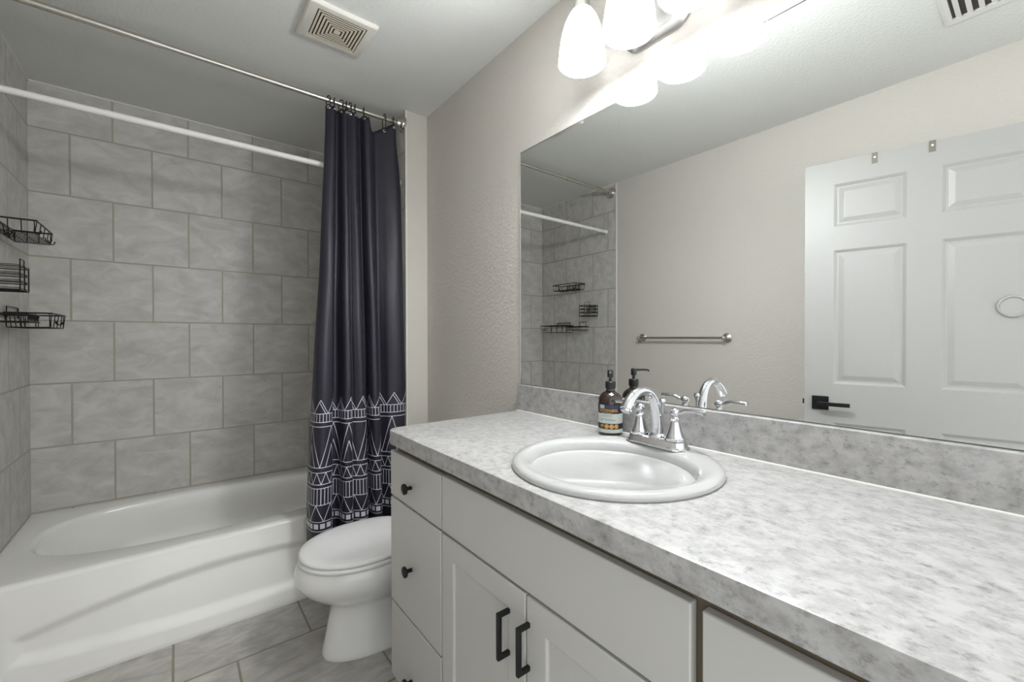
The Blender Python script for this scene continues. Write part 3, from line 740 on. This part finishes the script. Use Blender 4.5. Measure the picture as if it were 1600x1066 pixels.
# ------------------------------------------------------------------ wire caddies on the left tiled wall
def wires(bm, segs, r=.0016):
    for a, c in segs: tube(bm, [a, c], r, 6)
def caddy(name, label, x0, x1, y0, y1, z0, z1, tray=None, grid_y=9, grid_x=4):
    t = thing(name, label, 'caddy', (XL, (y0+y1)/2, z0), 'black wire shower caddies')
    bm = BM()                                   # flat band rail round the top
    for a, c in (((x0, y0), (x1, y0)), ((x1, y0), (x1, y1)), ((x1, y1), (x0, y1)), ((x0, y1), (x0, y0))):
        box(bm, min(a[0], c[0])-.001, max(a[0], c[0])+.001, min(a[1], c[1])-.001, max(a[1], c[1])+.001, z1-.0065, z1)
    obj('rail', bm, WIRE, t)
    bm = BM(); i = .006
    tube(bm, [(x0+i, y0+i, z0), (x1-i, y0+i, z0), (x1-i, y1-i, z0), (x0+i, y1-i, z0)], .002, 6, closed=True)
    for k in range(grid_y):
        y = y0+i+(y1-y0-2*i)*k/(grid_y-1)
        wires(bm, [((x0+i, y, z0), (x1-i, y, z0))])
        if k % 2 == 0: wires(bm, [((x1-i, y, z0), (x1, y, z1-.003)), ((x0+i, y, z0), (x0, y, z1-.003))])
    for k in range(grid_x):
        x = x0+i+(x1-x0-2*i)*k/(grid_x-1)
        wires(bm, [((x, y0+i, z0), (x, y1-i, z0)), ((x, y0+i, z0), (x, y0, z1-.003)), ((x, y1-i, z0), (x, y1, z1-.003))])
    obj('basket', bm, WIRE, t, smooth=True)
    return t
def caddy_hook(t, x, y, z, s=1):
    obj('hook', tube(BM(), catmull([(x, y, z), (x+.002, y, z-.012), (x+.010, y, z-.018), (x+.018, y, z-.014), (x+.019, y, z-.004)], 12), .002, 6), WIRE, t, smooth=True)
def pad(t, y, z, w, h):
    obj('adhesive_pad', boxm(XL+.0004, XL+.004, y-w/2, y+w/2, z-h/2, z+h/2), CLEAR, t, bevel=.0015, label='clear adhesive wall pad')
    obj('back_bracket', tube(BM(), [(XL+.006, y-w/2+.004, z-h/2), (XL+.006, y-w/2+.004, z+h/2-.006), (XL+.006, y+w/2-.004, z+h/2-.006), (XL+.006, y+w/2-.004, z-h/2)], .0022, 6), WIRE, t, smooth=True)
c1 = caddy('shower_caddy', 'black wire basket caddy, highest on the left tiled wall', XL+.006, XL+.122, 2.462, 2.738, 1.622, 1.674)
pad(c1, 2.60, 1.652, .16, .044)
for y in (2.48, 2.66, 2.72): caddy_hook(c1, XL+.112, y, 1.640)
for y in (2.50, 2.54): caddy_hook(c1, XL+.030, y, 1.630)
c2 = thing('soap_holder', 'small black wire soap holder between the two larger caddies', 'soap holder', (XL, 2.385, 1.387))
a0, a1, y0, y1, z0, z1 = XL+.006, XL+.104, 2.325, 2.44, 1.387, 1.500
bm = BM()
for k, z in enumerate((z0+.002, z0+.030, z0+.058, z0+.086)):
    tube(bm, [(a0, y0, z), (a1, y0, z), (a1, y1, z), (a0, y1, z)], .0019, 6, closed=True)
    tube(bm, [(a0, y0+.003, z+.006), (a1-.003, y0+.003, z+.006), (a1-.003, y1-.003, z+.006), (a0, y1-.003, z+.006)], .0013, 6, closed=True)
for x, y in ((a0, y0), (a1, y0), (a1, y1), (a0, y1), (a1, (y0+y1)/2)): tube(bm, [(x, y, z0), (x, y, z1-.020)], .002, 6)
tube(bm, [(a1, y0, z0+.085), (a1, y0, z1), (a1, y0+.052, z1), (a1, y0+.052, z0+.085)], .0018, 6)
obj('frame', bm, WIRE, c2, smooth=True)
bm = BM()
for k in range(8): tube(bm, [(a0, y0+(y1-y0)*k/7, z0), (a1, y0+(y1-y0)*k/7, z0)], .0014, 6)
obj('base_grid', bm, WIRE, c2, smooth=True)
pad(c2, 2.385, 1.45, .08, .05)
c3 = caddy('shower_caddy', 'long black wire caddy with a soap tray, lowest on the left tiled wall', XL+.006, XL+.138, 2.60, 2.882, 1.256, 1.318)
pad(c3, 2.72, 1.322, .17, .05)
for y in (2.84, 2.865): caddy_hook(c3, XL+.112, y, 1.290)
bm = BM()
for k in range(14): tube(bm, [(XL+.008, 2.43+.0125*k, 1.275), (XL+.100, 2.43+.0125*k, 1.275), (XL+.104, 2.43+.0125*k, 1.302)], .0017, 6)
tube(bm, [(XL+.006, 2.425, 1.304), (XL+.105, 2.425, 1.304), (XL+.105, 2.598, 1.304), (XL+.006, 2.598, 1.304)], .0028, 6, closed=True)
tube(bm, [(XL+.006, 2.425, 1.275), (XL+.105, 2.425, 1.275), (XL+.105, 2.598, 1.275), (XL+.006, 2.598, 1.275)], .002, 6, closed=True)
tube(bm, [(XL+.008, 2.45, 1.304), (XL+.008, 2.45, 1.342), (XL+.008, 2.52, 1.342), (XL+.008, 2.52, 1.304)], .002, 6)
obj('soap_tray', bm, WIRE, c3, smooth=True)

# ------------------------------------------------------------------ ceiling fan grille and vent
fx0, fx1, fy0, fy1 = .379, .633, 1.645, 1.872
ef = thing('exhaust_fan', 'square white exhaust fan cover on the ceiling', 'exhaust fan', ((fx0+fx1)/2, (fy0+fy1)/2, HC))
gx0, gx1, gy0, gy1 = .418, .600, 1.654, 1.850
def rect(x0, x1, y0, y1, z): return [(x0, y0, z), (x1, y0, z), (x1, y1, z), (x0, y1, z)]
gx0, gx1, gy0, gy1 = .416, .597, 1.672, 1.846
R = [rect(fx0, fx1, fy0, fy1, HC-.0005), rect(fx0, fx1, fy0, fy1, HC-.010), rect(fx0+.006, fx1-.006, fy0+.006, fy1-.006, HC-.016), rect(gx0, gx1, gy0, gy1, HC-.018), rect(gx0, gx1, gy0, gy1, HC-.003)]
obj('cover_frame', loft(BM(), R, False, False), FANP, ef, bevel=.001)
obj('duct_shade_plate', boxm(gx0-.002, gx1+.002, gy0-.002, gy1+.002, HC-.004, HC-.001), DARKIN, ef)  # solid dark plate, painted shade behind the louvers
cx, cy = (gx0+gx1)/2, (gy0+gy1)/2; hx, hy = (gx1-gx0)/2, (gy1-gy0)/2
for k in range(7):
    f0 = 1-k/7.3-.045; f1 = f0-.078
    bm = BM()
    R = [rect(cx-hx*f, cx+hx*f, cy-hy*f, cy+hy*f, z) for f, z in ((f0, HC-.0180), (f1, HC-.0180), (f1, HC-.0172), (f0, HC-.0172), (f0, HC-.0180))]
    loft(bm, R, False, False)
    obj('louver', bm, FANG, ef)
bm = BM()
obj('centre_plate', boxm(cx-hx*.075, cx+hx*.075, cy-hy*.075, cy+hy*.075, HC-.0185, HC-.008), FANG, ef)
vx0, vx1, vy0, vy1 = -.20, .11, -.06, .262
vt = thing('ceiling_vent', 'white slotted ceiling air vent seen in the mirror', 'vent', ((vx0+vx1)/2, (vy0+vy1)/2, HC))
sx0, sx1, sy0, sy1 = vx0+.045, vx1-.045, vy0+.025, vy1-.025
R = [rect(vx0, vx1, vy0, vy1, HC-.0005), rect(vx0, vx1, vy0, vy1, HC-.004), rect(vx0+.012, vx1-.012, vy0+.012, vy1-.012, HC-.009), rect(sx0, sx1, sy0, sy1, HC-.009), rect(sx0, sx1, sy0, sy1, HC-.001)]
obj('frame', loft(BM(), R, False, False), VENTW, vt)
obj('duct_shade_plate', boxm(sx0-.002, sx1+.002, sy0-.002, sy1+.002, HC-.002, HC-.0008), DARKIN, vt)  # solid dark plate, painted shade behind the slats
ns_ = 9
for k in range(ns_):
    y = sy0+(sy1-sy0)*(k+.5)/ns_
    bm = boxm(sx0, sx1, y-.0095, y+.0055, HC-.0095, HC-.0075)
    for v in bm.verts:
        if v.co.y > y: v.co.z += .004
    obj('slat', bm, VENTW, vt)

# ------------------------------------------------------------------ towel bar on the left wall
tb = thing('towel_bar', 'brushed nickel towel bar on the left wall, seen in the mirror', 'towel bar', (XL, 1.585, 1.207))
ya, yb_ = 1.892, 1.268
obj('bar', tube(BM(), [(XL+.055, ya, 1.207), (XL+.055, yb_, 1.207)], .0082, 16), NICKEL, tb, smooth=True)
for y in (ya, yb_):
    obj('post', lathe(BM(), [(.031, 0), (.0315, .004), (.028, .008), (.022, .010), (.021, .014), (.013, .018), (.0105, .030), (.0105, .042), (.0125, .046), (.0135, .056), (.0125, .064), (.008, .069), (.001, .071)], (XL+.0003, y, 1.207), 'x', 28, 1), NICKEL, tb, smooth=True, angle=35)

# ------------------------------------------------------------------ open door (seen in the mirror)
DA = Vector((-.216, .743, 0)); DT = Vector((-.2075, -.9782, 0)).normalized(); DW, DH = .835, 2.038
ang = math.atan2(DT.y, DT.x)
do = thing('door_1', None, None, (DA.x, DA.y, 0), rotz=ang, kind='structure')
do['label'] = 'white six-panel door standing open, seen in the mirror'
PAN = [(s0, s1, z0, z1) for s0, s1 in ((.112, .365), (.473, .725)) for z0, z1 in ((.20, .806), (.990, 1.620), (1.730, 1.930))]
def leaf():
    bm = BM(); xs = [0, .112, .365, .473, .725, DW]; zs = [.012, .20, .806, .990, 1.620, 1.730, 1.930, DH]; th = -.035
    for i in range(5):
        for k in range(7):
            s0, s1, z0, z1 = xs[i], xs[i+1], zs[k], zs[k+1]
            pan = (s0, s1, z0, z1) in PAN
            if not pan:
                bm.faces.new([bm.verts.new(p) for p in ((s0, 0, z0), (s1, 0, z0), (s1, 0, z1), (s0, 0, z1))])
            else:
                loft(bm, [[(s0+d, y, z0+d), (s1-d, y, z0+d), (s1-d, y, z1-d), (s0+d, y, z1-d)] for d, y in ((0, 0), (.006, -.004), (.012, -.0085), (.020, -.0085), (.038, -.002), (.041, -.0015))], False, True)
    box2 = [(0, th, .012), (DW, th, .012), (DW, th, DH), (0, th, DH)]
    bv = [bm.verts.new(p) for p in box2]; fv = [bm.verts.new((x, 0, z)) for x, _, z in box2]
    bm.faces.new(bv)
    for i in range(4): bm.faces.new((fv[i], fv[(i+1) % 4], bv[(i+1) % 4], bv[i]))
    return bm
obj('leaf', leaf(), DOORP, do, local=True)
bm = BM(); box(bm, .031, .096, 0, .009, .864, .929)
hd = obj('door_handle', bm, BLACK, do, bevel=.0015, local=True, label='matte black square rosette with straight lever')
bm = BM(); tube(bm, [(.063, .006, .8965), (.063, .045, .8965)], .010, 16); box(bm, .052, .176, .040, .052, .888, .9055)
obj('lever', bm, BLACK, hd, bevel=.0015, local=True)
obj('latch', boxm(-.008, .0, -.024, -.012, .885, .908), BLACK, do, local=True)
def local_thing(name, label, cat, group=None):
    t = thing(name, label, cat, (DA.x, DA.y, 0), group, rotz=ang); return t
HOL = ['metal hook plate over the door top, nearer the handle side', 'metal hook plate over the door top, nearer the hinge side']
for s, lb in zip((.258, .443), HOL):
    loc = DA+DT*s
    t = thing('over_door_hook', lb, 'hook', (loc.x, loc.y, DH), 'hook plates over the door top', rotz=ang)
    bm = BM(); box(bm, -.0105, .0105, .0006, .0022, -.045, .0022); box(bm, -.0105, .0105, -.037, .0022, .0006, .0022); box(bm, -.0105, .0105, -.0372, -.0356, -.03, .0022)
    obj('plate', bm, CLIPM, t, local=True)
    obj('screw_hole', lathe(BM(), [(.001, 0), (.0042, 0), (.0042, .0012), (.001, .0012)], (0, .0018, -.018), 'y', 16, 1), SEATP, t, local=True, smooth=True)
loc = DA+DT*.668
t = thing('wall_bumper', 'round white disc stuck on the upper door panel', 'disc', (loc.x, loc.y, 1.33), rotz=ang)
obj('rim', lathe(BM(), [(.041, -.0015), (.043, .002), (.041, .008), (.037, .0095), (.034, .007), (.033, .004)], (0, .0005, 0), 'y', 40, 1), DOORP, t, local=True, smooth=True)
obj('pad', lathe(BM(), [(.034, -.0015), (.034, .004), (.018, .0052), (.001, .0055)], (0, .0005, 0), 'y', 40, 1), DOORP, t, local=True, smooth=True)
